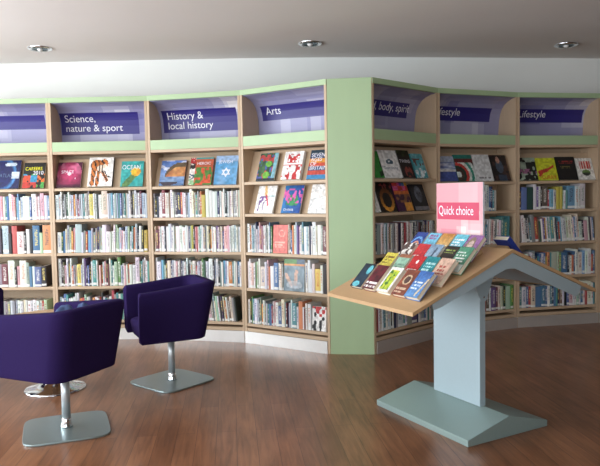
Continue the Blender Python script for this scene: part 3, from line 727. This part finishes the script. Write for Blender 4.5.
# ------------------------------------------------------------------ Quick choice display stand (local x = across the gable, y = along the ridge)
TH = rad(28.94)
ST = Matrix.Translation((.812, 3.148, 0)) @ Matrix.Rotation(TH, 4, 'Z')
st = empty('display_stand', (.812, 3.148, 0), TH)
tag(st, 'blue-grey metal book display stand with sloping tan wood trays on a single wide post', 'display stand')
BWD, BLN = .568, .768
mb = MB(); mb.prism([(0, 0), (BWD, 0), (BWD, .033), (.284, .107), (0, .033)], 'y', 0, BLN); mb.build('base', M['steel_base'], st, bevel=.002)
mb = MB(); mb.box((.264, .187, .1055), (.304, .56, .90)); mb.build('post', M['steel'], st, bevel=.0015)
RV, RZ, LZ = .274, .972, .716
LV0, RV1 = -.366, .914
sl = (RZ - LZ) / (RV - LV0); TT = .018; TU0, TU1 = -.034, .712
def zt_(v): return RZ - sl * abs(v - RV)
def slab(name, v0, v1, side):
    mb = MB()
    # four frame bars round the book well plus the floor of the well
    fr = .055
    pts = lambda a, b, z0, z1: [(a, zt_(a) + z0), (b, zt_(b) + z0), (b, zt_(b) + z1), (a, zt_(a) + z1)]
    lo, hi = min(v0, v1), max(v0, v1)
    mb.prism(pts(lo, hi, -TT, 0), 'y', TU0, TU0 + fr); mb.prism(pts(lo, hi, -TT, 0), 'y', TU1 - fr, TU1)
    e = fr
    if side < 0: mb.prism(pts(lo, lo + e, -TT, 0), 'y', TU0 + fr, TU1 - fr); mb.prism(pts(lo + e, hi, -TT, 0), 'y', TU0 + fr, TU1 - fr)
    else: mb.prism(pts(hi - e, hi, -TT, 0), 'y', TU0 + fr, TU1 - fr); mb.prism(pts(lo, hi - e, -TT, 0), 'y', TU0 + fr, TU1 - fr)
    o = mb.build(name, M['tray'], st)
    mb = MB(); mb.prism(pts(lo + (.03 if side < 0 else .004), hi - (.03 if side > 0 else .004), -TT - .0025, -TT - .0003), 'y', TU0 + .014, TU1 - .014); l_ = mb.build('tray_underside', M['steel'], o); l_['label'] = 'grey metal sheet under the tray'
    return o
slab('tray', LV0, RV - .0008, -1); slab('tray', RV + .0008, RV1, 1)
TA, TL = rad(46), .112
ROWV = [-.293, -.158, -.034, .092]
def rest(vb, sgn, u0, u1):
    """saw-tooth support the books of one row lean on"""
    zb = zt_(vb) + .0004
    d1 = TL * math.cos(TA); v1 = vb + sgn * d1; v2 = vb + sgn * .108
    mb = MB(); mb.prism([(vb, zb), (v1, zb + TL * math.sin(TA)), (v2, zt_(v2) + .0004)], 'y', u0, u1); mb.build('book_rest', M['tray'], st)
for vb, u0_ in zip(ROWV, (.09, .09, .09, .11)): rest(vb + .012, 1, u0_, .56)
rest(2 * RV - ROWV[3] + .02, -1, .115, .19)
for (u0, u1, nm) in ((-.028, -.024, 'f'), (TU1 - .01, TU1 - .006, 'b')):
    q = lambda v, z: (v, zt_(v) + z)
    poly = [q(-.245, -.02), q(RV, -.02), q(.80, -.02), q(.79, -.045), q(.765, -.088), q(.74, -.092), q(RV + .02, -.092), (RV - .02, RZ - .098), (RV - .045, RZ - .1), q(-.19, -.062), q(-.235, -.055)]
    mb = MB(); mb.prism(poly, 'y', u0, u1); mb.build('side_bracket', M['steel'], st)
for u in (.181, .5605):
    poly = [(.262, .69), (.27, .678), (.302, .678), (.31, .69), (.345, .775), (.39, .88), (.40, zt_(.40) - .02), (RV, RZ - .02), (.15, zt_(.15) - .02), (.17, .86), (.215, .775)]
    mb = MB(); mb.prism(poly, 'y', u, u + .0055); pl_ = mb.build('gusset_plate', M['steel'], st)
    mb = MB(); mb.lathe([(.006, 0), (.006, .003), (.003, .004)], 16); b_ = mb.build('bolt', M['chrome'], pl_, xf=Matrix.Translation((.286, u if u < .3 else u + .0055, .70)) @ Matrix.Rotation(rad(90 if u < .3 else -90), 4, 'X'))
# pink sign standing on the ridge
SG = Matrix.Translation((0, 0, 0))
sr = empty('sign_holder', (0, 0, 0)); sr.matrix_world = ST @ Matrix.Translation((.262, .525, .9725)) @ Matrix.Rotation(rad(-90), 4, 'Z')
tag(sr, 'pink Quick choice sign in a clear upright holder on top of the display stand', 'sign')
SW, SH = .362, .34
rr = random.Random(5); bxs = [(rr.random() * .8, rr.random() * .8, rr.uniform(.15, .45), rr.uniform(.2, .5), rr.uniform(-1, 1)) for _ in range(9)]
def pinkart(u, v):
    c = [214, 150, 160]
    for x, y, a, b, s in bxs:
        if x < u < x + a and y < v < y + b: c = [c[0] + 8 * s, c[1] + 34 * s, c[2] + 28 * s]
    return rgb(*[max(0, min(250, q)) for q in c])
mb = MB(); grid_art(mb, 20, 20, pinkart, lambda u, v: (u * SW, 0, v * SH)); a_ = mb.build('sign_card', M['print'], sr, attrs=True, recalc=False)
mb = MB(); mb.box((-.001, .0006, 0), (SW + .001, .012, SH + .001)); mb.build('clear_block', M['acrylic'], sr, bevel=.001)
mb = MB(); mb.add([(.008, -.0006, .138), (SW * .93, -.0006, .138), (SW * .93, -.0006, .233), (.008, -.0006, .233)], [(0, 1, 2, 3)], col=rgb(196, 44, 86)); mb.build('title_band', M['print'], a_, attrs=True, recalc=False)
text_mesh('title_text', 'Quick choice', .072, M['white_text'], a_, lambda x, s: (.018 + x, -.0012, .165 + s), scale_x=.72, lab='white lettering')

def stand_book(v, u_left, w, h, art, label, th=.024, spine=(120, 120, 120), **kw):
    # cover plane leans at TA; its spine is on the far (+y) side, pages towards the viewer
    vb = v - .012 * math.sin(TA)
    zb = zt_(v + .012) + .0015
    m = ST @ Matrix.Translation((v + .012, u_left, zb)) @ Matrix.Rotation(rad(-90), 4, 'Z') @ Matrix.Rotation(-(math.pi / 2 - TA), 4, 'X') @ Matrix.Translation((0, -th - .0012, 0))
    return cover_book('paperback_book', m, w, h, th, art, label, 'paperbacks on the display stand', nx=24, nz=34, spine=spine, **kw)
def a_city(u, v):
    return (232, 226, 222) if lines(u, v, .3, 2, .15, 2, .05, 1.1) else mixc((120, 26, 40), (60, 14, 26), vn(u * 5, v * 6))
def a_tealdark(u, v):
    c = mixc((24, 60, 84), (18, 26, 40), vn(u * 4, v * 4, 1))
    if el(u, v, .4, .12, .3, .12) or el(u, v, .75, .75, .2, .2): c = (90, 190, 206)
    return c
def a_limes(u, v):
    c = (232, 232, 226)
    if .14 < u < .84 and .1 < v < .88: c = mixc((150, 196, 40), (226, 216, 60), vn(u * 7, v * 8, 3)) if vn(u * 9, v * 9, 6) > .3 else (60, 120, 40)
    return c
def a_emblem(u, v):
    c = mixc((150, 74, 48), (106, 50, 40), vn(u * 4, v * 4))
    if el(u, v, .5, .6, .3, .2): c = (206, 176, 140)
    if el(u, v, .5, .6, .22, .15): c = (86, 60, 54)
    if lines(u, v, .28, 2, .12, 4): c = (214, 180, 150)
    return c
def a_bluesail(u, v):
    c = mixc((90, 146, 206), (50, 100, 180), v)
    if seg(u, v, .7, .1, .95, .7, .05): c = (216, 190, 140)
    if lines(u, v, .6, 3, .12, 2, .1, .7): c = (210, 224, 240)
    return c
def a_yellow(u, v): return (120, 90, 30) if lines(u, v, .85, 3, .13, 2) else mixc((226, 212, 70), (206, 190, 60), vn(u * 4, v * 5))
def a_greenbox(u, v): return (160, 96, 66) if v > .86 else ((110, 150, 130) if lines(u, v, .6, 2, .14, 5) else (140, 186, 160))
def a_redwords(u, v): return (238, 230, 226) if (lines(u, v, .45, 2, .17, 3, .1, 1.0) or el(u, v, .55, .75, .1, .07)) else (200, 34, 40)
def a_tealscript(u, v): return (170, 220, 220) if lines(u, v, .75, 4, .13, 7, .15, .95) else (22, 132, 142)
def a_beige(u, v): return (170, 70, 60) if lines(u, v, .7, 3, .14, 6, .2, .9) else mixc((214, 180, 156), (196, 150, 130), vn(u * 4, v * 4))
def a_whitedog(u, v): return (90, 70, 66) if (vn(u * 5, v * 5, 4) > .68 or lines(u, v, .85, 2, .1, 3)) else (224, 220, 214)
def a_reddog(u, v): return (110, 170, 80) if u > .7 and v < .4 else ((240, 225, 220) if lines(u, v, .5, 2, .14, 8, .1, .7) else (208, 44, 50))
def a_shore(u, v):
    c = mixc((176, 196, 216), (120, 150, 180), v)
    if seg(u, v, .5, .2, .6, .8, .07): c = (60, 74, 100)
    return c
def a_ember(u, v): return (190, 60, 40) if el(u, v, .5, .3, .3, .2) and vn(u * 8, v * 8) > .35 else ((150, 170, 80) if lines(u, v, .85, 2, .1, 3) else (48, 40, 36))
def a_greenwords(u, v): return (220, 228, 220) if lines(u, v, .8, 4, .12, 9) else ((70, 140, 110) if v > .3 else (190, 206, 200))
def a_swoosh(u, v):
    d = math.hypot(u - .5, v - .2); return (230, 150, 110) if .3 < d < .38 else ((90, 150, 220) if .5 < d < .6 else (40, 66, 150))
def a_skyscript(u, v): return (150, 90, 150) if lines(u, v, .9, 2, .12, 3) else ((226, 120, 90) if lines(u, v, .45, 1, .2, 3) else (106, 190, 224))
def a_gold(u, v): return (250, 240, 210) if lines(u, v, .5, 3, .12, 5, .2, .9) else mixc((240, 226, 170), (200, 130, 50), v)
def a_lightblue(u, v): return (240, 130, 150) if lines(u, v, .35, 2, .1, 2) else ((236, 240, 244) if lines(u, v, .8, 3, .12, 4) else (96, 190, 212))
def a_lady(u, v):
    c = (150, 100, 160)
    if el(u, v, .4, .55, .3, .36): c = (140, 120, 100)
    if el(u, v, .42, .5, .2, .26): c = (206, 180, 170)
    return c
SB = [
 (0, 0.590, .096, a_tealdark, 'dark teal paperback with glowing spots, front row nearest the green panel', .02),
 (0, 0.470, .096, a_city, 'dark red city paperback in the front row of the stand', .024),
 (0, 0.345, .096, a_limes, 'white framed lime green paperback in the front row of the stand', .024),
 (0, 0.220, .096, a_emblem, 'rust brown paperback with an oval emblem, front row of the stand', .022),
 (0, 0.115, .096, a_bluesail, 'blue paperback at the right end of the front row, thick white pages showing', .026),
 (1, 0.570, .096, a_yellow, 'yellow paperback at the left end of the second row of the stand', .02),
 (1, 0.450, .096, a_greenbox, 'pale green paperback with brown top strip, second row of the stand', .02),
 (1, 0.335, .096, a_redwords, 'bright red paperback with large white words, second row of the stand', .02),
 (1, 0.222, .096, a_tealscript, 'teal paperback with pale script, second row of the stand', .026),
 (1, 0.116, .096, a_beige, 'beige paperback with small red words at the right end of the second row', .026),
 (2, 0.565, .096, a_whitedog, 'off-white paperback with small grey picture, third row of the stand', .02),
 (2, 0.445, .096, a_reddog, 'red and green paperback, third row of the stand', .02),
 (2, 0.335, .096, a_shore, 'misty blue-grey paperback with a dark sail shape, third row of the stand', .026),
 (2, 0.222, .096, a_ember, 'black paperback with a red picture, third row of the stand', .022),
 (2, 0.116, .096, a_greenwords, 'green and white paperback at the right end of the third row', .026),
 (3, 0.612, .096, a_swoosh, 'deep blue paperback with curved stripes, back row beside the sign', .022),
 (3, 0.500, .096, a_skyscript, 'sky blue paperback with purple script, back row below the sign', .022),
 (3, 0.390, .096, a_gold, 'golden cream paperback in the back row below the sign', .024),
 (3, 0.282, .096, a_lightblue, 'light turquoise paperback with pink words, back row of the stand', .024),
 (3, 0.176, .096, a_lady, 'mauve paperback with a woman on the cover, right end of the back row', .026),
]
for (r_, ul, w_, art, lab, th) in SB:
    stand_book(ROWV[r_], ul, w_, .158, art, lab, th=th, spine=tuple(int(c) for c in art(.05, .5)))
# blue book on the far slope of the stand
m = ST @ Matrix.Translation((2 * RV - ROWV[3] + .02, .1, zt_(ROWV[3] - .02) + .0015)) @ Matrix.Rotation(rad(90), 4, 'Z') @ Matrix.Rotation(-(math.pi / 2 - TA), 4, 'X') @ Matrix.Translation((0, -.034, 0))
cover_book('paperback_book', m, .1, .15, .03, lambda u, v: (36, 60, 150), 'deep blue paperback on the far slope of the stand, behind the ridge', 'paperbacks on the display stand', nx=6, nz=6, spine=(36, 60, 150))

# ------------------------------------------------------------------ tub chairs
def rounded_rect(a, b, r, n=6):
    pts = []
    for cx, cy, a0 in ((a - r, b - r, 0), (-a + r, b - r, 90), (-a + r, -b + r, 180), (a - r, -b + r, 270)):
        for k in range(n + 1): t = rad(a0 + 90 * k / n); pts.append((cx + r * math.cos(t), cy + r * math.sin(t)))
    return pts
def make_chair(loc, face, base_rot, label):
    t = empty('tub_chair', (loc[0], loc[1], 0), rad(face)); tag(t, label, 'chair', 'purple swivel tub chairs')
    A_, B_, RR = .265, .262, .095; TW = .072
    # U-shaped path (outer), from the front of one arm round the back to the other
    def path(a, b, r, n=7):
        p = [(A_, b)]
        for k in range(1, 6): p.append((A_ + (-a + r - A_) * k / 6, b))
        for k in range(n + 1): th = rad(90 + 90 * k / n); p.append((-a + r + r * math.cos(th), b - r + r * math.sin(th)))
        for k in range(1, 3): p.append((-a, (b - r) * (1 - 2 * k / 3)))
        for k in range(n + 1): th = rad(180 + 90 * k / n); p.append((-a + r + r * math.cos(th), -b + r + r * math.sin(th)))
        for k in range(1, 6): p.append((-a + r + (A_ + a - r) * k / 6, -b))
        p.append((A_, -b)); return p
    Z0 = .325
    def top(x): s = (A_ - x) / (2 * A_); return .655 + .048 * s ** 1.2
    rings = []
    def flare(p, z):   # bottom is tucked in, most at the back
        k = max(0, (.70 - z) / (.70 - Z0)); k = k ** 1.1
        x, y = p; back = max(0, min(1, (.1 - x) / .3))
        return (x + .075 * k * back + (-.012 * k if x > .2 else 0), y * (1 - .075 * k), z)
    out = path(A_, B_, RR); inn = path(A_ - TW, B_ - TW, RR - TW * .6)
    n = len(out)
    prof = [('o', 0, .03), ('o', .012, 0.0), ('o', .1, 0), ('o', .35, 0), ('o', .7, 0), ('o', .93, 0), ('o', .985, .1), ('o', 1.0, .3), ('o', 1.0, .7), ('o', .985, .9), ('o', .93, 1), ('o', .7, 1), ('o', .3, 1), ('o', .02, 1)]
    vs = []; fs = []
    for i in range(n):
        ox, oy = out[i]; ix, iy = inn[i]
        zt = top(ox)
        for _, hz, wm in prof:
            x = ox + (ix - ox) * wm; y = oy + (iy - oy) * wm
            z = Z0 + (zt - Z0) * hz
            end = i in (0, n - 1)
            f_ = flare((x, y), z)
            if end: f_ = (A_ + (-.012 if hz > .97 or hz < .02 else 0) - .008 * (1 if wm in (.03, 1) else 0), f_[1], f_[2])
            vs.append(f_)
    m = len(prof)
    for i in range(n - 1):
        for k in range(m): k2 = (k + 1) % m; fs.append((i * m + k, (i + 1) * m + k, (i + 1) * m + k2, i * m + k2))
    fs.append(tuple(range(m))); fs.append(tuple(range((n - 1) * m, n * m))[::-1])
    mb = MB(); mb.add(vs, fs, smooth=True); sh = mb.build('shell', M['purple'], t)
    bv = sh.modifiers.new('b', 'BEVEL'); bv.width = .012; bv.segments = 3; bv.limit_method = 'ANGLE'; bv.angle_limit = rad(50)
    # seat block with a rounded front
    mb = MB(); bo = []
    for z, gx, gy in ((.327, -.05, -.03), (.335, -.028, -.014), (.36, -.02, -.006), (.415, -.012, 0), (.432, -.016, 0), (.442, -.03, -.012), (.446, -.06, -.03)):
        bo.append([(x * 1.0 + .028, y, z) for x, y in rounded_rect(.228 + gx, .176 + gy, .05)])
    vs = [p for r in bo for p in r]; nn = len(bo[0]); fs = [(j * nn + i, j * nn + (i + 1) % nn, (j + 1) * nn + (i + 1) % nn, (j + 1) * nn + i) for j in range(len(bo) - 1) for i in range(nn)]
    fs += [tuple(range(nn))[::-1], tuple(range((len(bo) - 1) * nn, len(bo) * nn))]
    mb.add(vs, fs, smooth=True); mb.build('seat', M['purple'], t)
    # thin underside board, pole, collar, plate
    mb = MB(); mb.prism(rounded_rect(.16, .15, .06), 'z', .314, .3265); mb.build('under_board', M['dark'], t)
    mb = MB(); mb.lathe([(.023, .062), (.023, .3135)], 28); mb.build('pole', M['satin'], t)
    mb = MB(); mb.lathe([(.034, .0125), (.032, .02), (.026, .045), (.0255, .062), (.0235, .064)], 28); mb.build('collar', M['chrome'], t)
    # plate: square with bowed sides and rounded corners
    pts = []
    for k in range(64):
        a = 2 * math.pi * k / 64; c, s = math.cos(a), math.sin(a); p = 6.5
        rr_ = (abs(c) ** p + abs(s) ** p) ** (-1 / p); pts.append((.223 * rr_ * c, .223 * rr_ * s))
    br = rad(base_rot - face); cb, sb = math.cos(br), math.sin(br)
    pts = [(x * cb - y * sb, x * sb + y * cb) for x, y in pts]
    mb = MB(); mb.prism(pts, 'z', .0, .0118); mb.build('base_plate', M['brushed'], t, bevel=.003)
    return t
make_chair((-1.305, 3.515), 155, 21, 'purple tub chair in the left foreground, turned away, square steel base')
make_chair((-.896, 4.40), 206, 50, 'purple tub chair in front of the History bay, steel pole on a square plate')
make_chair((-2.33, 4.25), 4, 10, 'dark purple tub chair cut off at the left edge of the picture')

# folded denim lying in the foreground chair
def blob(name, loc, sx, sy, sz, rot, seed):
    bm = bmesh.new(); bmesh.ops.create_icosphere(bm, subdivisions=4, radius=1)
    for v in bm.verts:
        d = 1 + .22 * (vn(v.co.x * 2.4 + 5, v.co.y * 2.4 + seed, seed) - .5) + .1 * (vn(v.co.x * 6 + 9, v.co.z * 6 + v.co.y * 4, seed + 3) - .5)
        v.co = v.co * d; v.co.z = max(v.co.z, -.7)
        v.co = Vector((v.co.x * sx, v.co.y * sy, v.co.z * sz))
    me = bpy.data.meshes.new(name); bm.to_mesh(me); bm.free(); me.materials.append(M['denim'])
    for p in me.polygons: p.use_smooth = True
    return me
dn_ = empty('denim_cushion', (-1.275, 3.55, .4475)); tag(dn_, 'crumpled faded blue denim cushion lying in the foreground purple chair', 'cushion')
for nm, off, dims, rot, sd in (('cushion_body', (-.03, 0, .099), (.072, .064, .138), 20, 3), ('cushion_fold', (.055, .045, .102), (.052, .045, .14), -30, 9)):
    o = bpy.data.objects.new(nm, blob(nm, None, *dims, rot, sd)); COL.objects.link(o); o.parent = dn_; o.location = off; o.rotation_euler = (0, 0, rad(rot))

# round coffee table
tb = empty('coffee_table', (-1.655, 4.28, 0)); tag(tb, 'low round wood-topped table on a chrome trumpet base behind the foreground chair', 'table')
mb = MB(); mb.lathe([(.355, .455), (.37, .46), (.37, .472), (.363, .477)], 64); mb.build('tabletop', M['tray'], tb, bevel=0)
mb = MB(); mb.lathe([(.196, 0), (.198, .006), (.185, .014), (.13, .026), (.08, .05), (.045, .09), (.03, .15), (.026, .3), (.03, .40), (.07, .44), (.09, .454)], 48); mb.build('trumpet_base', M['chrome'], tb)

# ------------------------------------------------------------------ rank the spine-out books by what the camera sees of them
bpy.context.view_layer.update()
dg = bpy.context.evaluated_depsgraph_get(); dg.update()
def pix(p):
    q = mw.inverted() @ p; return (300 + q.x / -q.z * F_PX, 233 - q.y / -q.z * F_PX)
for s in specs:
    m = book_matrix(s); vis = 0
    pts = [m @ Vector((s['w'] * a, -.0005, s['h'] * b)) for a in (.3, .7) for b in (.15, .5, .85)]
    for p in pts:
        x, y = pix(p)
        if not (1 < x < 599 and 1 < y < 465): continue
        d = p - CAM; L = d.length; hit, loc, *_ = S.ray_cast(dg, CAM, d.normalized(), distance=L - .004)
        if not hit: vis += 1
    a, b, c = pix(m @ Vector((0, 0, 0))), pix(m @ Vector((s['w'], 0, 0))), pix(m @ Vector((0, 0, s['h'])))
    s['area'] = abs(b[0] - a[0]) * abs(c[1] - a[1]) * vis / 6; s['m'] = m
order = sorted(specs, key=lambda s: -s['area'])
chosen = set(id(s) for s in order[:300])
ORD = ['first', 'second', 'third', 'fourth', 'fifth', 'sixth', 'seventh', 'eighth', 'ninth', 'tenth', 'eleventh', 'twelfth', 'thirteenth', 'fourteenth', 'fifteenth', 'sixteenth', 'seventeenth', 'eighteenth', 'nineteenth', 'twentieth', 'twenty-first', 'twenty-second', 'twenty-third', 'twenty-fourth', 'twenty-fifth', 'twenty-sixth', 'twenty-seventh', 'twenty-eighth']
LVN = {1: 'top', 2: 'second', 3: 'third', 4: 'bottom'}
LVA = {2: 'top', 3: 'middle', 4: 'bottom'}
rows = {}
for s in specs: rows.setdefault((s['bay'], s['lev']), []).append(s)
for (bi, li), rs in rows.items():
    rs.sort(key=lambda s: s['x']); cnt = {}; tot = {}
    for s in rs: tot[s['c']] = tot.get(s['c'], 0) + 1
    for s in rs:
        k = cnt.get(s['c'], 0); cnt[s['c']] = k + 1; nm = PAL[s['c']][1]
        lvn = (LVA if bi in (3, 5) else LVN)[li]
        adj = 'tall ' if s['tall'] else ('short ' if s['short'] else ('thick ' if s['big'] else ''))
        which = 'the only %s spine' % nm if tot[s['c']] == 1 else '%s %s spine from the left' % (ORD[k], nm)
        s['label'] = '%s%s book, %s, %s row, %s' % (adj, nm, which, lvn, BAYNAME[bi])
rest_mb = MB(); nrest = 0
for s in specs:
    if id(s) in chosen:
        mb = MB(); book_geo(mb, s, Matrix.Identity(4))
        o = mb.build('library_book', M['spine'], attrs=True, recalc=False); o.matrix_world = s['m']
        tag(o, s['label'], 'book', 'library books standing spine out on the shelves')
    elif s['area'] > .05 or s['bay'] == 8 or True:
        book_geo(rest_mb, s, s['m']); nrest += 1
o = rest_mb.build('library_books', M['spine'], attrs=True, recalc=False)
tag(o, 'remaining smaller and half-hidden spine-out library books across all the bookcase shelves', 'books', kind='stuff')
print('books', len(specs), 'rest', nrest)

# ------------------------------------------------------------------ view
S.view_settings.view_transform = 'Standard'; S.view_settings.look = 'None'; S.view_settings.gamma = 1; S.view_settings.use_curve_mapping = False
S.view_settings.exposure = 0.35
